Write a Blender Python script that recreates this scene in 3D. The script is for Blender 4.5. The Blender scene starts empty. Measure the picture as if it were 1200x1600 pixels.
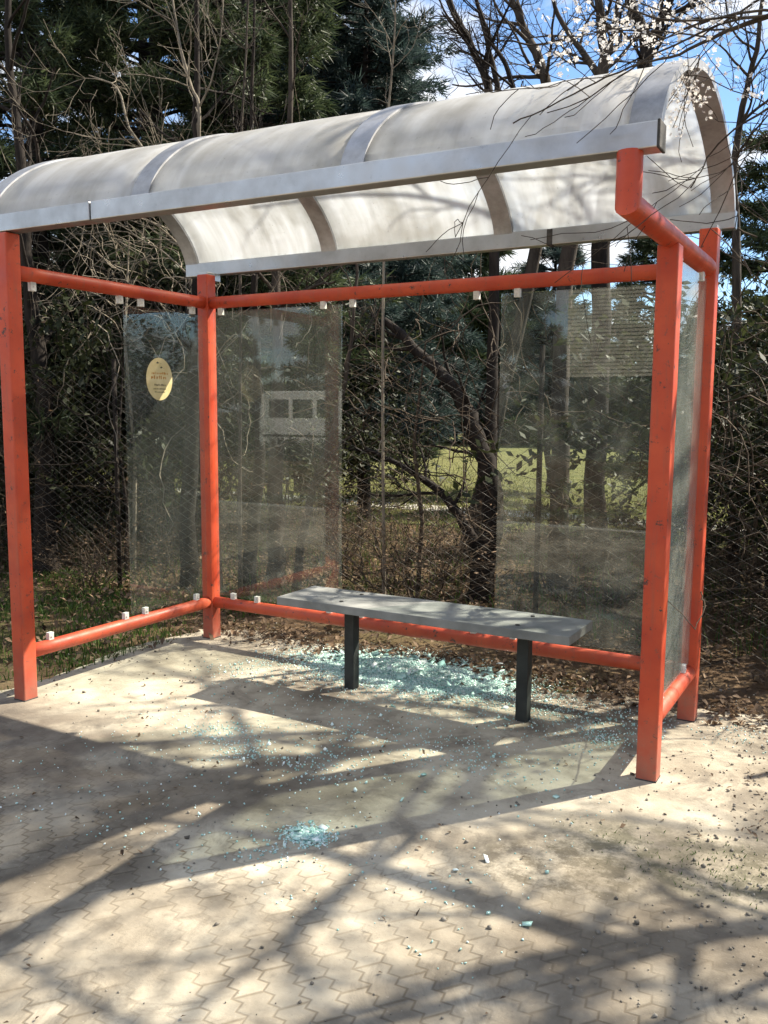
import bpy, math, random
import numpy as np
from mathutils import Vector, Matrix

# ------------------------------------------------------------------ camera, sky, sun, exposure
sc = bpy.context.scene
col = sc.collection
CAM = (3.6899, -2.8460, 1.4557)
yaw, pitch, roll = -0.5178, -0.1153, 0.0066
F = Vector((math.sin(yaw)*math.cos(pitch), math.cos(yaw)*math.cos(pitch), math.sin(pitch)))
R0 = Vector((math.cos(yaw), -math.sin(yaw), 0)); U0 = R0.cross(F)
Rv = R0*math.cos(roll) + U0*math.sin(roll); Uv = -R0*math.sin(roll) + U0*math.cos(roll)
cd = bpy.data.cameras.new('camera'); cam = bpy.data.objects.new('camera', cd); col.objects.link(cam)
M = Matrix(((Rv.x, Uv.x, -F.x, CAM[0]), (Rv.y, Uv.y, -F.y, CAM[1]), (Rv.z, Uv.z, -F.z, CAM[2]), (0, 0, 0, 1)))
cam.matrix_world = M
cd.sensor_fit = 'VERTICAL'; cd.sensor_height = 24; cd.lens = 1375.6/1600*24
cd.clip_start = 0.05; cd.clip_end = 1000
sc.camera = cam

SUNV = Vector((0.60, 0.80, 1.0)).normalized()      # towards the sun: behind the shelter, to the right
sd = bpy.data.lights.new('sun', 'SUN'); sd.energy = 5.0; sd.angle = math.radians(0.5); sd.color = (1.0, 0.91, 0.76)
sun = bpy.data.objects.new('sun', sd); col.objects.link(sun)
sun.rotation_euler = (-SUNV).to_track_quat('-Z', 'Y').to_euler()
W = bpy.data.worlds.new('World'); sc.world = W; W.use_nodes = True
nt = W.node_tree; nt.nodes.clear()
def N(nt, t, **k):
    n = nt.nodes.new(t)
    for a, b in k.items():
        setattr(n, a, b)
    return n
sky = N(nt, 'ShaderNodeTexSky', sky_type='NISHITA', sun_disc=False)
sky.sun_elevation = math.asin(SUNV.z); sky.sun_rotation = math.atan2(SUNV.x, SUNV.y)
sky.air_density = 1.0; sky.dust_density = 0.0; sky.ozone_density = 5.0
tc = N(nt, 'ShaderNodeTexCoord')
sep = N(nt, 'ShaderNodeSeparateXYZ'); nt.links.new(tc.outputs['Generated'], sep.inputs[0])
add = N(nt, 'ShaderNodeMath', operation='ADD'); add.inputs[1].default_value = 0.28; nt.links.new(sep.outputs[2], add.inputs[0])
mx = N(nt, 'ShaderNodeMath', operation='MAXIMUM'); mx.inputs[1].default_value = 0.05; nt.links.new(add.outputs[0], mx.inputs[0])
dx = N(nt, 'ShaderNodeMath', operation='DIVIDE'); nt.links.new(sep.outputs[0], dx.inputs[0]); nt.links.new(mx.outputs[0], dx.inputs[1])
dy = N(nt, 'ShaderNodeMath', operation='DIVIDE'); nt.links.new(sep.outputs[1], dy.inputs[0]); nt.links.new(mx.outputs[0], dy.inputs[1])
cmb = N(nt, 'ShaderNodeCombineXYZ'); nt.links.new(dx.outputs[0], cmb.inputs[0]); nt.links.new(dy.outputs[0], cmb.inputs[1]); cmb.inputs[2].default_value = 4.1
cl = N(nt, 'ShaderNodeTexNoise'); cl.inputs['Scale'].default_value = 2.3; cl.inputs['Detail'].default_value = 9; cl.inputs['Roughness'].default_value = 0.58
nt.links.new(cmb.outputs[0], cl.inputs['Vector'])
cr = N(nt, 'ShaderNodeValToRGB'); cr.color_ramp.elements[0].position = 0.45; cr.color_ramp.elements[1].position = 0.55
nt.links.new(cl.outputs['Fac'], cr.inputs[0])
mixs = N(nt, 'ShaderNodeMixRGB'); nt.links.new(cr.outputs[0], mixs.inputs[0]); nt.links.new(sky.outputs[0], mixs.inputs[1])
mixs.inputs[2].default_value = (5.6, 5.7, 5.9, 1)
bg = N(nt, 'ShaderNodeBackground'); bg.inputs[1].default_value = 0.085
nt.links.new(mixs.outputs[0], bg.inputs[0])
wo = N(nt, 'ShaderNodeOutputWorld'); nt.links.new(bg.outputs[0], wo.inputs[0])
sc.view_settings.view_transform = 'Standard'; sc.view_settings.look = 'None'
sc.view_settings.exposure = 1.36; sc.view_settings.gamma = 1.0
sc.render.engine = 'CYCLES'
sc.cycles.transparent_max_bounces = 24; sc.cycles.max_bounces = 8

# ------------------------------------------------------------------ helpers
def tag(o, label=None, cat=None, group=None, kind=None):
    if label: o['label'] = label
    if cat: o['category'] = cat
    if group: o['group'] = group
    if kind: o['kind'] = kind
    return o
def empty(name, loc, rz=0):
    o = bpy.data.objects.new(name, None); col.objects.link(o); o.location = loc; o.rotation_euler = (0, 0, rz)
    o.empty_display_size = 0.2
    return o
class MB:
    """collects pieces into one mesh"""
    def __init__(s): s.v = []; s.f = []; s.n = 0; s.smooth = []
    def add(s, v, f, sm=False):
        v = np.asarray(v, float).reshape(-1, 3)
        s.v.append(v); s.f += [tuple(i+s.n for i in q) for q in f]; s.smooth += [sm]*len(f); s.n += len(v)
        return s
    def box(s, x0, x1, y0, y1, z0, z1):
        v = [(x, y, z) for z in (z0, z1) for y in (y0, y1) for x in (x0, x1)]
        return s.add(v, [(0, 2, 3, 1), (4, 5, 7, 6), (0, 1, 5, 4), (2, 6, 7, 3), (0, 4, 6, 2), (1, 3, 7, 5)])
    def tube(s, pts, rad, sides=8, cap=True):
        v, f = tube(pts, rad, sides, cap); return s.add(v, f, True)
    def build(s, name, mat, parent=None, bevel=0, smooth=None):
        me = bpy.data.meshes.new(name)
        V = np.concatenate(s.v) if s.v else np.zeros((0, 3))
        me.from_pydata(V.tolist(), [], s.f)
        me.polygons.foreach_set('use_smooth', s.smooth if smooth is None else [smooth]*len(s.f))
        me.materials.append(mat); me.update()
        o = bpy.data.objects.new(name, me); col.objects.link(o)
        if parent: o.parent = parent
        if bevel:
            m = o.modifiers.new('bevel', 'BEVEL'); m.width = bevel; m.segments = 2; m.limit_method = 'ANGLE'
        return o
def tube(pts, rad, sides=8, cap=True):
    P = np.asarray(pts, float); n = len(P)
    r = np.full(n, rad) if np.isscalar(rad) else np.asarray(rad, float)
    T = np.gradient(P, axis=0); T /= (np.linalg.norm(T, axis=1)[:, None]+1e-9)
    ref = np.array([0, 0, 1.]) if abs(T[0][2]) < 0.9 else np.array([1., 0, 0])
    a = np.cross(T[0], ref); a /= np.linalg.norm(a)
    vs = []
    ang = np.arange(sides)*2*math.pi/sides
    for i in range(n):
        a = a - T[i]*(a@T[i]); a /= (np.linalg.norm(a)+1e-9); b = np.cross(T[i], a)
        vs.append(P[i]+r[i]*(np.cos(ang)[:, None]*a+np.sin(ang)[:, None]*b))
    f = [(i*sides+j, i*sides+(j+1) % sides, (i+1)*sides+(j+1) % sides, (i+1)*sides+j) for i in range(n-1) for j in range(sides)]
    if cap: f += [tuple(range(sides))[::-1], tuple((n-1)*sides+j for j in range(sides))]
    return np.concatenate(vs), f
def fast_mesh(name, V, Fc, mat, parent=None, k=3):
    """V (n,3), Fc (m,k) arrays"""
    me = bpy.data.meshes.new(name); V = np.asarray(V, np.float32); Fc = np.asarray(Fc, np.int32)
    me.vertices.add(len(V)); me.vertices.foreach_set('co', V.ravel())
    me.loops.add(Fc.size); me.loops.foreach_set('vertex_index', Fc.ravel())
    me.polygons.add(len(Fc)); me.polygons.foreach_set('loop_start', np.arange(len(Fc), dtype=np.int32)*k)
    me.materials.append(mat); me.update(calc_edges=True)
    o = bpy.data.objects.new(name, me); col.objects.link(o)
    if parent: o.parent = parent
    return o
def children(o): return [c for c in bpy.data.objects if c.parent == o]
def copy_tree(o, parent=None):
    c = o.copy(); col.objects.link(c); c.parent = parent
    for ch in children(o): copy_tree(ch, c)
    return c
rng = np.random.default_rng(7)
random.seed(7)

# ------------------------------------------------------------------ materials
def material(name):
    m = bpy.data.materials.new(name); m.use_nodes = True; t = m.node_tree; t.nodes.clear()
    out = N(t, 'ShaderNodeOutputMaterial'); return m, t, out
def noise(t, scale, detail=4, rough=0.55, vec=None, dist=0.0):
    n = N(t, 'ShaderNodeTexNoise'); n.inputs['Scale'].default_value = scale; n.inputs['Detail'].default_value = detail
    n.inputs['Roughness'].default_value = rough; n.inputs['Distortion'].default_value = dist
    if vec is None: vec = N(t, 'ShaderNodeTexCoord').outputs['Object']
    t.links.new(vec, n.inputs['Vector']); return n.outputs['Fac']
def ramp(t, fac, stops):
    r = N(t, 'ShaderNodeValToRGB'); e = r.color_ramp.elements
    while len(e) < len(stops): e.new(0.5)
    for i, (p, c) in enumerate(stops):
        e[i].position = p; e[i].color = (c if len(c) == 4 else (*c, 1)) if not isinstance(c, (int, float)) else (c, c, c, 1)
    t.links.new(fac, r.inputs[0]); return r.outputs[0]
def mixc(t, fac, a, b, mode='MIX'):
    m = N(t, 'ShaderNodeMixRGB', blend_type=mode)
    for i, x in ((0, fac), (1, a), (2, b)):
        if hasattr(x, 'node'): t.links.new(x, m.inputs[i])
        elif isinstance(x, (int, float)): m.inputs[i].default_value = x if i == 0 else (x, x, x, 1)
        else: m.inputs[i].default_value = (*x, 1)
    return m.outputs[0]
def bump(t, h, strength=0.3, dist=0.01):
    b = N(t, 'ShaderNodeBump'); b.inputs['Strength'].default_value = strength; b.inputs['Distance'].default_value = dist
    t.links.new(h, b.inputs['Height']); return b.outputs[0]
def principled(t, out, color, rough=0.6, metal=0.0, normal=None, spec=0.5):
    p = N(t, 'ShaderNodeBsdfPrincipled')
    if hasattr(color, 'node'): t.links.new(color, p.inputs['Base Color'])
    else: p.inputs['Base Color'].default_value = (*color, 1)
    if hasattr(rough, 'node'): t.links.new(rough, p.inputs['Roughness'])
    else: p.inputs['Roughness'].default_value = rough
    p.inputs['Metallic'].default_value = metal; p.inputs['Specular IOR Level'].default_value = spec
    if normal is not None: t.links.new(normal, p.inputs['Normal'])
    t.links.new(p.outputs[0], out.inputs[0]); return p
def simple(name, c1, c2, scale=8, rough=0.7, metal=0, bs=0.2, bd=0.005, spec=0.4, lo=0.35, hi=0.65):
    m, t, out = material(name)
    n = noise(t, scale, 6); c = ramp(t, n, [(lo, c1), (hi, c2)])
    principled(t, out, c, rough, metal, bump(t, noise(t, scale*6, 5), bs, bd), spec); return m
MAT = {}
# red paint, sun faded and scuffed
m, t, out = material('red_paint')
c = ramp(t, noise(t, 5, 6), [(0.3, (0.43, 0.042, 0.015)), (0.7, (0.61, 0.088, 0.028))])
scr = ramp(t, noise(t, 38, 8, 0.7), [(0.61, 0.0), (0.66, 0.8)])
c = mixc(t, scr, c, (0.24, 0.07, 0.045))
mpv = N(t, 'ShaderNodeMapping'); t.links.new(N(t, 'ShaderNodeTexCoord').outputs['Object'], mpv.inputs[0]); mpv.inputs['Scale'].default_value = (16, 16, 1.6)
c = mixc(t, ramp(t, noise(t, 2.5, 7, 0.7, mpv.outputs[0]), [(0.52, 0.0), (0.72, 0.55)]), c, (0.30, 0.085, 0.05))
chip = ramp(t, noise(t, 17, 9, 0.8), [(0.605, 0.0), (0.62, 1.0)])
c = mixc(t, chip, c, (0.06, 0.035, 0.03))
geo = N(t, 'ShaderNodeNewGeometry'); sp = N(t, 'ShaderNodeSeparateXYZ'); t.links.new(geo.outputs['Position'], sp.inputs[0])
dirt = ramp(t, sp.outputs[2], [(0.0, 1.0), (0.12, 0.6), (0.32, 0.0)])
c = mixc(t, mixc(t, 1.0, dirt, noise(t, 20, 5), 'MULTIPLY'), c, (0.22, 0.16, 0.12))
principled(t, out, c, ramp(t, noise(t, 9, 4), [(0.3, 0.38), (0.7, 0.6)]), 0, bump(t, noise(t, 60, 4), 0.15, 0.003), 0.5)
MAT['red'] = m
# weathered aluminium
m, t, out = material('weathered_aluminium')
c = ramp(t, noise(t, 3.5, 8, 0.65), [(0.3, (0.36, 0.36, 0.36)), (0.6, (0.52, 0.53, 0.54))])
st = ramp(t, noise(t, 22, 9, 0.8), [(0.60, 0.0), (0.75, 0.7)])
c = mixc(t, st, c, (0.17, 0.16, 0.14))
principled(t, out, c, ramp(t, noise(t, 12), [(0.3, 0.26), (0.7, 0.45)]), 0.85, bump(t, noise(t, 50, 3), 0.1, 0.002), 0.5)
MAT['alu'] = m
m, t, out = material('grimy_grey_strip')
c = ramp(t, noise(t, 6, 8, 0.7), [(0.3, (0.24, 0.24, 0.24)), (0.65, (0.46, 0.47, 0.49))])
principled(t, out, c, 0.5, 0.6, None, 0.4); MAT['rib'] = m
MAT['joint'] = simple('dark_joint', (0.03, 0.03, 0.03), (0.08, 0.075, 0.07), 20, 0.8)
# roof sheet: grimy translucent plastic
m, t, out = material('translucent_roof_sheet')
tcn = N(t, 'ShaderNodeTexCoord'); mp = N(t, 'ShaderNodeMapping'); t.links.new(tcn.outputs['Object'], mp.inputs[0]); mp.inputs['Scale'].default_value = (7.0, 0.9, 0.9)
streak = noise(t, 1.6, 7, 0.6, mp.outputs[0], 0.4)
blot = noise(t, 2.2, 6, 0.6)
c = ramp(t, streak, [(0.30, (0.74, 0.72, 0.67)), (0.62, (0.93, 0.92, 0.89))])
c = mixc(t, ramp(t, blot, [(0.48, 0.0), (0.72, 0.55)]), c, (0.44, 0.41, 0.34))
c = mixc(t, ramp(t, noise(t, 45, 6, 0.8), [(0.62, 0.0), (0.70, 0.6)]), c, (0.25, 0.23, 0.18))
d = N(t, 'ShaderNodeBsdfPrincipled'); t.links.new(c, d.inputs['Base Color']); d.inputs['Roughness'].default_value = 0.45
tr = N(t, 'ShaderNodeBsdfTranslucent'); t.links.new(mixc(t, 1.0, c, (0.82, 0.89, 1.0), 'MULTIPLY'), tr.inputs[0])
tp = N(t, 'ShaderNodeBsdfTransparent'); t.links.new(c, tp.inputs[0])
m1 = N(t, 'ShaderNodeMixShader'); m1.inputs[0].default_value = 0.45; t.links.new(d.outputs[0], m1.inputs[1]); t.links.new(tr.outputs[0], m1.inputs[2])
m2 = N(t, 'ShaderNodeMixShader'); m2.inputs[0].default_value = 0.36; t.links.new(m1.outputs[0], m2.inputs[1]); t.links.new(tp.outputs[0], m2.inputs[2])
t.links.new(m2.outputs[0], out.inputs[0]); MAT['roof'] = m
# dusty glass
def glass_mat(name, dust, tint):
    m, t, out = material(name)
    tp = N(t, 'ShaderNodeBsdfTransparent'); tp.inputs[0].default_value = (*tint, 1)
    gl = N(t, 'ShaderNodeBsdfGlossy'); gl.inputs['Roughness'].default_value = 0.0; gl.inputs[0].default_value = (1, 1, 1, 1)
    lw = N(t, 'ShaderNodeLayerWeight'); lw.inputs[0].default_value = 0.5
    pw = N(t, 'ShaderNodeMath', operation='POWER'); t.links.new(lw.outputs['Facing'], pw.inputs[0]); pw.inputs[1].default_value = 4.5
    fr = N(t, 'ShaderNodeMath', operation='MULTIPLY_ADD'); t.links.new(pw.outputs[0], fr.inputs[0]); fr.inputs[1].default_value = 0.95; fr.inputs[2].default_value = 0.034
    a = N(t, 'ShaderNodeMixShader'); t.links.new(fr.outputs[0], a.inputs[0]); t.links.new(tp.outputs[0], a.inputs[1]); t.links.new(gl.outputs[0], a.inputs[2])
    df = N(t, 'ShaderNodeBsdfDiffuse'); df.inputs[0].default_value = (0.55, 0.57, 0.52, 1)
    tl = N(t, 'ShaderNodeBsdfTranslucent'); tl.inputs[0].default_value = (0.55, 0.57, 0.52, 1)
    b = N(t, 'ShaderNodeMixShader'); b.inputs[0].default_value = 0.5; t.links.new(df.outputs[0], b.inputs[1]); t.links.new(tl.outputs[0], b.inputs[2])
    tcn = N(t, 'ShaderNodeTexCoord'); mp = N(t, 'ShaderNodeMapping'); t.links.new(tcn.outputs['Object'], mp.inputs[0]); mp.inputs['Scale'].default_value = (6, 6, 0.7)
    nz = noise(t, 1.5, 6, 0.6, mp.outputs[0]); nz2 = noise(t, 3.0, 7, 0.7)
    dn = ramp(t, mixc(t, 0.5, nz, nz2), [(0.35, dust*0.45), (0.65, dust*1.5)])
    c = N(t, 'ShaderNodeMixShader'); t.links.new(dn, c.inputs[0]); t.links.new(a.outputs[0], c.inputs[1]); t.links.new(b.outputs[0], c.inputs[2])
    t.links.new(c.outputs[0], out.inputs[0]); return m
MAT['glass'] = glass_mat('dusty_glass', 0.036, (0.94, 0.97, 0.955))
MAT['glass_side'] = glass_mat('dusty_side_glass', 0.20, (0.74, 0.80, 0.78))
MAT['clip'] = simple('white_plastic', (0.55, 0.53, 0.49), (0.78, 0.77, 0.73), 30, 0.5)
MAT['sticker'] = simple('cream_sticker', (0.62, 0.50, 0.24), (0.74, 0.62, 0.36), 14, 0.5)
MAT['ink_dark'] = simple('dark_ink', (0.05, 0.04, 0.02), (0.09, 0.07, 0.03), 30, 0.6)
MAT['ink_orange'] = simple('orange_ink', (0.42, 0.17, 0.02), (0.52, 0.24, 0.03), 30, 0.6)
MAT['bench_top'] = simple('weathered_grey_plank', (0.13, 0.14, 0.135), (0.31, 0.315, 0.30), 5, 0.75, bs=0.5, lo=0.3, hi=0.7)
MAT['bench_leg'] = simple('dark_green_grey_steel', (0.014, 0.018, 0.018), (0.032, 0.038, 0.036), 12, 0.55)
# bark
def bark(name, a, b, s=14):
    m, t, out = material(name)
    tcn = N(t, 'ShaderNodeTexCoord'); mp = N(t, 'ShaderNodeMapping'); t.links.new(tcn.outputs['Object'], mp.inputs[0]); mp.inputs['Scale'].default_value = (1, 1, 0.25)
    n = noise(t, s, 8, 0.65, mp.outputs[0]); c = ramp(t, n, [(0.35, a), (0.65, b)])
    principled(t, out, c, 0.9, 0, bump(t, n, 0.8, 0.02), 0.2); return m
MAT['bark'] = bark('grey_brown_bark', (0.028, 0.022, 0.018), (0.085, 0.07, 0.056))
MAT['bark_dark'] = bark('dark_bark', (0.010, 0.008, 0.007), (0.034, 0.027, 0.022))
MAT['bark_pale'] = bark('pale_twig_bark', (0.13, 0.11, 0.085), (0.30, 0.26, 0.20))
MAT['twig'] = bark('brown_twig', (0.035, 0.025, 0.018), (0.11, 0.085, 0.06))
def leafmat(name, c1, c2, scale=1.2, transl=0.3, rough=0.55):
    m, t, out = material(name)
    g = N(t, 'ShaderNodeNewGeometry')
    c = ramp(t, mixc(t, 0.5, noise(t, scale, 4), g.outputs['Random Per Island']), [(0.3, c1), (0.7, c2)])
    p = N(t, 'ShaderNodeBsdfPrincipled'); t.links.new(c, p.inputs['Base Color']); p.inputs['Roughness'].default_value = rough; p.inputs['Specular IOR Level'].default_value = 0.25
    tr = N(t, 'ShaderNodeBsdfTranslucent'); t.links.new(c, tr.inputs[0])
    mm = N(t, 'ShaderNodeMixShader'); mm.inputs[0].default_value = transl; t.links.new(p.outputs[0], mm.inputs[1]); t.links.new(tr.outputs[0], mm.inputs[2])
    t.links.new(mm.outputs[0], out.inputs[0]); return m
MAT['needle'] = leafmat('dark_pine_needles', (0.022, 0.036, 0.018), (0.085, 0.110, 0.050))
MAT['needle_blue'] = leafmat('blue_green_needles', (0.020, 0.038, 0.036), (0.065, 0.095, 0.085))
MAT['grass'] = leafmat('grass_blades', (0.035, 0.075, 0.015), (0.10, 0.16, 0.035), 0.8, 0.35)
MAT['grass_dry'] = leafmat('yellowing_grass_blades', (0.10, 0.12, 0.03), (0.26, 0.25, 0.09), 0.6, 0.35)
MAT['dryleaf'] = leafmat('dry_leaves', (0.060, 0.040, 0.026), (0.24, 0.165, 0.105), 3, 0.25, 0.8)
MAT['evergreen_leaf'] = leafmat('dull_evergreen_leaves', (0.012, 0.018, 0.008), (0.045, 0.055, 0.020), 1.5, 0.3)
MAT['blossom'] = leafmat('white_blossom', (0.70, 0.66, 0.62), (0.85, 0.83, 0.80), 4, 0.35, 0.7)
m, t, out = material('broken_safety_glass')
g = N(t, 'ShaderNodeNewGeometry')
c = ramp(t, g.outputs['Random Per Island'], [(0.0, (0.30, 0.54, 0.48)), (0.5, (0.52, 0.77, 0.70)), (1.0, (0.88, 0.95, 0.93))])
p = principled(t, out, c, 0.12, 0, None, 0.9); MAT['shard'] = m
MAT['pebble'] = simple('small_stones', (0.09, 0.078, 0.062), (0.32, 0.29, 0.24), 6, 0.85)
MAT['wire'] = simple('galvanised_wire', (0.14, 0.14, 0.13), (0.28, 0.27, 0.25), 10, 0.55, 0.5)
# dusty block paving
m, t, out = material('dusty_block_paving')
tcn = N(t, 'ShaderNodeTexCoord'); mp = N(t, 'ShaderNodeMapping'); t.links.new(tcn.outputs['Object'], mp.inputs[0]); mp.inputs['Rotation'].default_value = (0, 0, math.radians(38))
wob = N(t, 'ShaderNodeTexWave', wave_type='BANDS', bands_direction='X', wave_profile='TRI'); wob.inputs['Scale'].default_value = 6.25; t.links.new(mp.outputs[0], wob.inputs['Vector'])
vadd = N(t, 'ShaderNodeVectorMath', operation='MULTIPLY_ADD'); t.links.new(wob.outputs['Color'], vadd.inputs[0]); vadd.inputs[1].default_value = (0, 0.022, 0); t.links.new(mp.outputs[0], vadd.inputs[2])
br = N(t, 'ShaderNodeTexBrick'); br.inputs['Scale'].default_value = 1.0; br.inputs['Brick Width'].default_value = 0.16; br.inputs['Row Height'].default_value = 0.08
br.inputs['Mortar Size'].default_value = 0.0075; br.inputs['Mortar Smooth'].default_value = 1.0
t.links.new(vadd.outputs[0], br.inputs['Vector'])
br.inputs['Color1'].default_value = (0.76, 0.755, 0.75, 1); br.inputs['Color2'].default_value = (1, 1, 1, 1); br.inputs['Mortar'].default_value = (0.54, 0.51, 0.47, 1)
big = noise(t, 0.9, 6, 0.6); mid = noise(t, 4.5, 8, 0.62); fine = noise(t, 70, 6, 0.75)
sand = ramp(t, mid, [(0.3, (0.27, 0.235, 0.18)), (0.5, (0.45, 0.40, 0.31)), (0.72, (0.56, 0.505, 0.395))])
soil = ramp(t, mid, [(0.3, (0.095, 0.078, 0.058)), (0.7, (0.22, 0.185, 0.14))])
c = mixc(t, ramp(t, big, [(0.46, 0.0), (0.62, 0.85)]), sand, soil)
mk = N(t, 'ShaderNodeMapping'); t.links.new(tcn.outputs['Object'], mk.inputs[0]); mk.inputs['Location'].default_value = (0.15, 0.55, 0); mk.inputs['Scale'].default_value = (0.75, 1.5, 1)
mk.inputs['Location'].default_value = (-0.1, 0.75, 0)
sg = N(t, 'ShaderNodeTexGradient', gradient_type='SPHERICAL'); t.links.new(mk.outputs[0], sg.inputs[0])
c = mixc(t, mixc(t, 1.0, ramp(t, sg.outputs['Fac'], [(0.0, 0.0), (0.5, 1.0)]), ramp(t, noise(t, 3.5, 8, 0.65), [(0.35, 0.2), (0.6, 0.9)]), 'MULTIPLY'), c, (0.15, 0.125, 0.10))
def patch(cx, cy, sx, sy, colr, amt):
    global c
    k = N(t, 'ShaderNodeMapping'); k.vector_type = 'TEXTURE'; t.links.new(tcn.outputs['Object'], k.inputs[0]); k.inputs['Location'].default_value = (cx, cy, 0); k.inputs['Scale'].default_value = (sx, sy, 1)
    g_ = N(t, 'ShaderNodeTexGradient', gradient_type='SPHERICAL'); t.links.new(k.outputs[0], g_.inputs[0])
    f_ = mixc(t, 1.0, ramp(t, g_.outputs['Fac'], [(0.0, 0.0), (0.45, 1.0)]), ramp(t, noise(t, 9, 9, 0.75), [(0.40, 0.0), (0.55, amt)]), 'MULTIPLY')
    c = mixc(t, f_, c, colr)
patch(3.3, 0.02, 0.75, 0.28, (0.075, 0.072, 0.045), 0.8); patch(3.7, 0.9, 0.5, 1.2, (0.09, 0.07, 0.05), 0.9)
patch(2.85, -0.25, 0.4, 0.25, (0.10, 0.085, 0.06), 0.8); patch(1.5, -1.0, 0.35, 0.25, (0.12, 0.10, 0.075), 0.7); patch(2.4, 1.4, 0.9, 0.35, (0.10, 0.08, 0.06), 0.85)
c = mixc(t, ramp(t, noise(t, 2.6, 9, 0.72, None, 0.6), [(0.53, 0.0), (0.62, 0.55)]), c, (0.13, 0.112, 0.09))
vis = ramp(t, noise(t, 2.1, 5), [(0.36, 0.18), (0.56, 0.9)])
geo = N(t, 'ShaderNodeNewGeometry'); spx = N(t, 'ShaderNodeSeparateXYZ'); t.links.new(geo.outputs['Position'], spx.inputs[0])
front = N(t, 'ShaderNodeMapRange'); front.inputs['From Min'].default_value = 0.1; front.inputs['From Max'].default_value = -0.9; t.links.new(spx.outputs[1], front.inputs[0])
vis2 = mixc(t, 1.0, vis, front.outputs[0], 'MULTIPLY')
c = mixc(t, vis2, c, mixc(t, 1.0, c, br.outputs['Color'], 'MULTIPLY'))
c = mixc(t, ramp(t, fine, [(0.60, 0.0), (0.72, 0.7)]), c, (0.10, 0.085, 0.07))
c = mixc(t, ramp(t, fine, [(0.28, 0.6), (0.38, 0.0)]), c, (0.55, 0.50, 0.43))
hgt = mixc(t, 0.5, fine, mid)
h2 = mixc(t, mixc(t, 1.0, vis2, 0.6, 'MULTIPLY'), hgt, br.outputs['Color'])
principled(t, out, c, 0.93, 0, bump(t, h2, 0.6, 0.012), 0.2); MAT['paving'] = m
# earth with litter
m, t, out = material('woodland_soil')
c = ramp(t, noise(t, 2.2, 8, 0.7), [(0.32, (0.045, 0.032, 0.022)), (0.5, (0.13, 0.085, 0.05)), (0.68, (0.22, 0.16, 0.095))])
c = mixc(t, ramp(t, noise(t, 0.5, 4), [(0.5, 0.0), (0.62, 0.6)]), c, (0.05, 0.07, 0.02))
principled(t, out, c, 0.95, 0, bump(t, noise(t, 18, 8, 0.7), 0.9, 0.04), 0.1); MAT['soil'] = m
m, t, out = material('lawn_grass')
c = ramp(t, noise(t, 3.0, 8, 0.7), [(0.3, (0.09, 0.10, 0.035)), (0.6, (0.22, 0.215, 0.085)), (0.75, (0.34, 0.30, 0.15))])
principled(t, out, c, 0.9, 0, bump(t, noise(t, 60, 6, 0.7), 1.0, 0.05), 0.1); MAT['lawn'] = m
MAT['path'] = simple('pale_concrete', (0.36, 0.34, 0.30), (0.48, 0.46, 0.42), 3, 0.9)
MAT['asphalt'] = simple('asphalt', (0.045, 0.045, 0.045), (0.08, 0.08, 0.078), 9, 0.9)
MAT['siding'] = simple('beige_siding', (0.44, 0.41, 0.34), (0.54, 0.50, 0.42), 2, 0.7)
MAT['dark_wall'] = simple('dark_base_wall', (0.05, 0.05, 0.045), (0.10, 0.095, 0.085), 3, 0.8)
MAT['bus_white'] = simple('white_vehicle_paint', (0.62, 0.62, 0.60), (0.76, 0.76, 0.74), 1.5, 0.35)
MAT['bus_glass'] = simple('dark_vehicle_glass', (0.01, 0.012, 0.012), (0.02, 0.024, 0.024), 2, 0.08)
MAT['rubber'] = simple('black_rubber', (0.012, 0.012, 0.012), (0.03, 0.03, 0.03), 9, 0.8)
MAT['red_door'] = simple('dull_red_door', (0.25, 0.03, 0.025), (0.33, 0.045, 0.035), 4, 0.5)
MAT['roof_tile'] = simple('brown_roof', (0.10, 0.05, 0.035), (0.20, 0.10, 0.07), 6, 0.85)

# ------------------------------------------------------------------ setting: ground, paving, lawn, path, road
def sheet(name, pts, z, mat, sub=None):
    mb = MB(); mb.add([(x, y, z) for x, y in pts], [tuple(range(len(pts)))])
    return tag(mb.build(name, mat), kind='structure')
sheet('ground', [(-300, -300), (300, -300), (300, 300), (-300, 300)], -0.02, MAT['soil'])
# paving: edge wanders where soil has crept over it
n = 90
edge = []
for i in range(n):                                     # back edge, left to right
    x = -0.35 + (3.75)*i/(n-1); edge.append((x, 1.62+0.10*math.sin(x*2.1)+0.05*math.sin(x*7.7)+rng.normal()*0.012))
left = [(-0.22+0.05*math.sin(y*5)+rng.normal()*0.01, y) for y in np.linspace(-0.1, 1.5, 30)]
right = [(3.45+0.12*math.sin(y*3)+0.2*max(0, 1.0-y)+rng.normal()*0.012, y) for y in np.linspace(1.5, -0.4, 30)]
poly = left+edge+right+[(9, -0.6), (9, -5.0), (-12, -5.0), (-12, -0.25), (-0.5, -0.2)]
sheet('pavement', poly, 0.0, MAT['paving'])
sheet('lawn', [(-60, 7.2), (40, 7.2), (60, 60), (-120, 60)], -0.012, MAT['lawn'])
sheet('path', [(-14, 8.9), (14, 8.3), (14, 8.95), (-14, 9.6)], -0.006, MAT['path'])
sheet('road', [(-80, -19.5), (80, -19.5), (80, -5.15), (-80, -5.15)], -0.10, MAT['asphalt'])
mb = MB()
for i in range(30):
    x = -15+i*1.0; mb.box(x+0.004, x+0.996, -5.15, -5.0, -0.12, 0.015)
tag(mb.build('kerb', MAT['path'], bevel=0.01), kind='structure')

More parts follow.
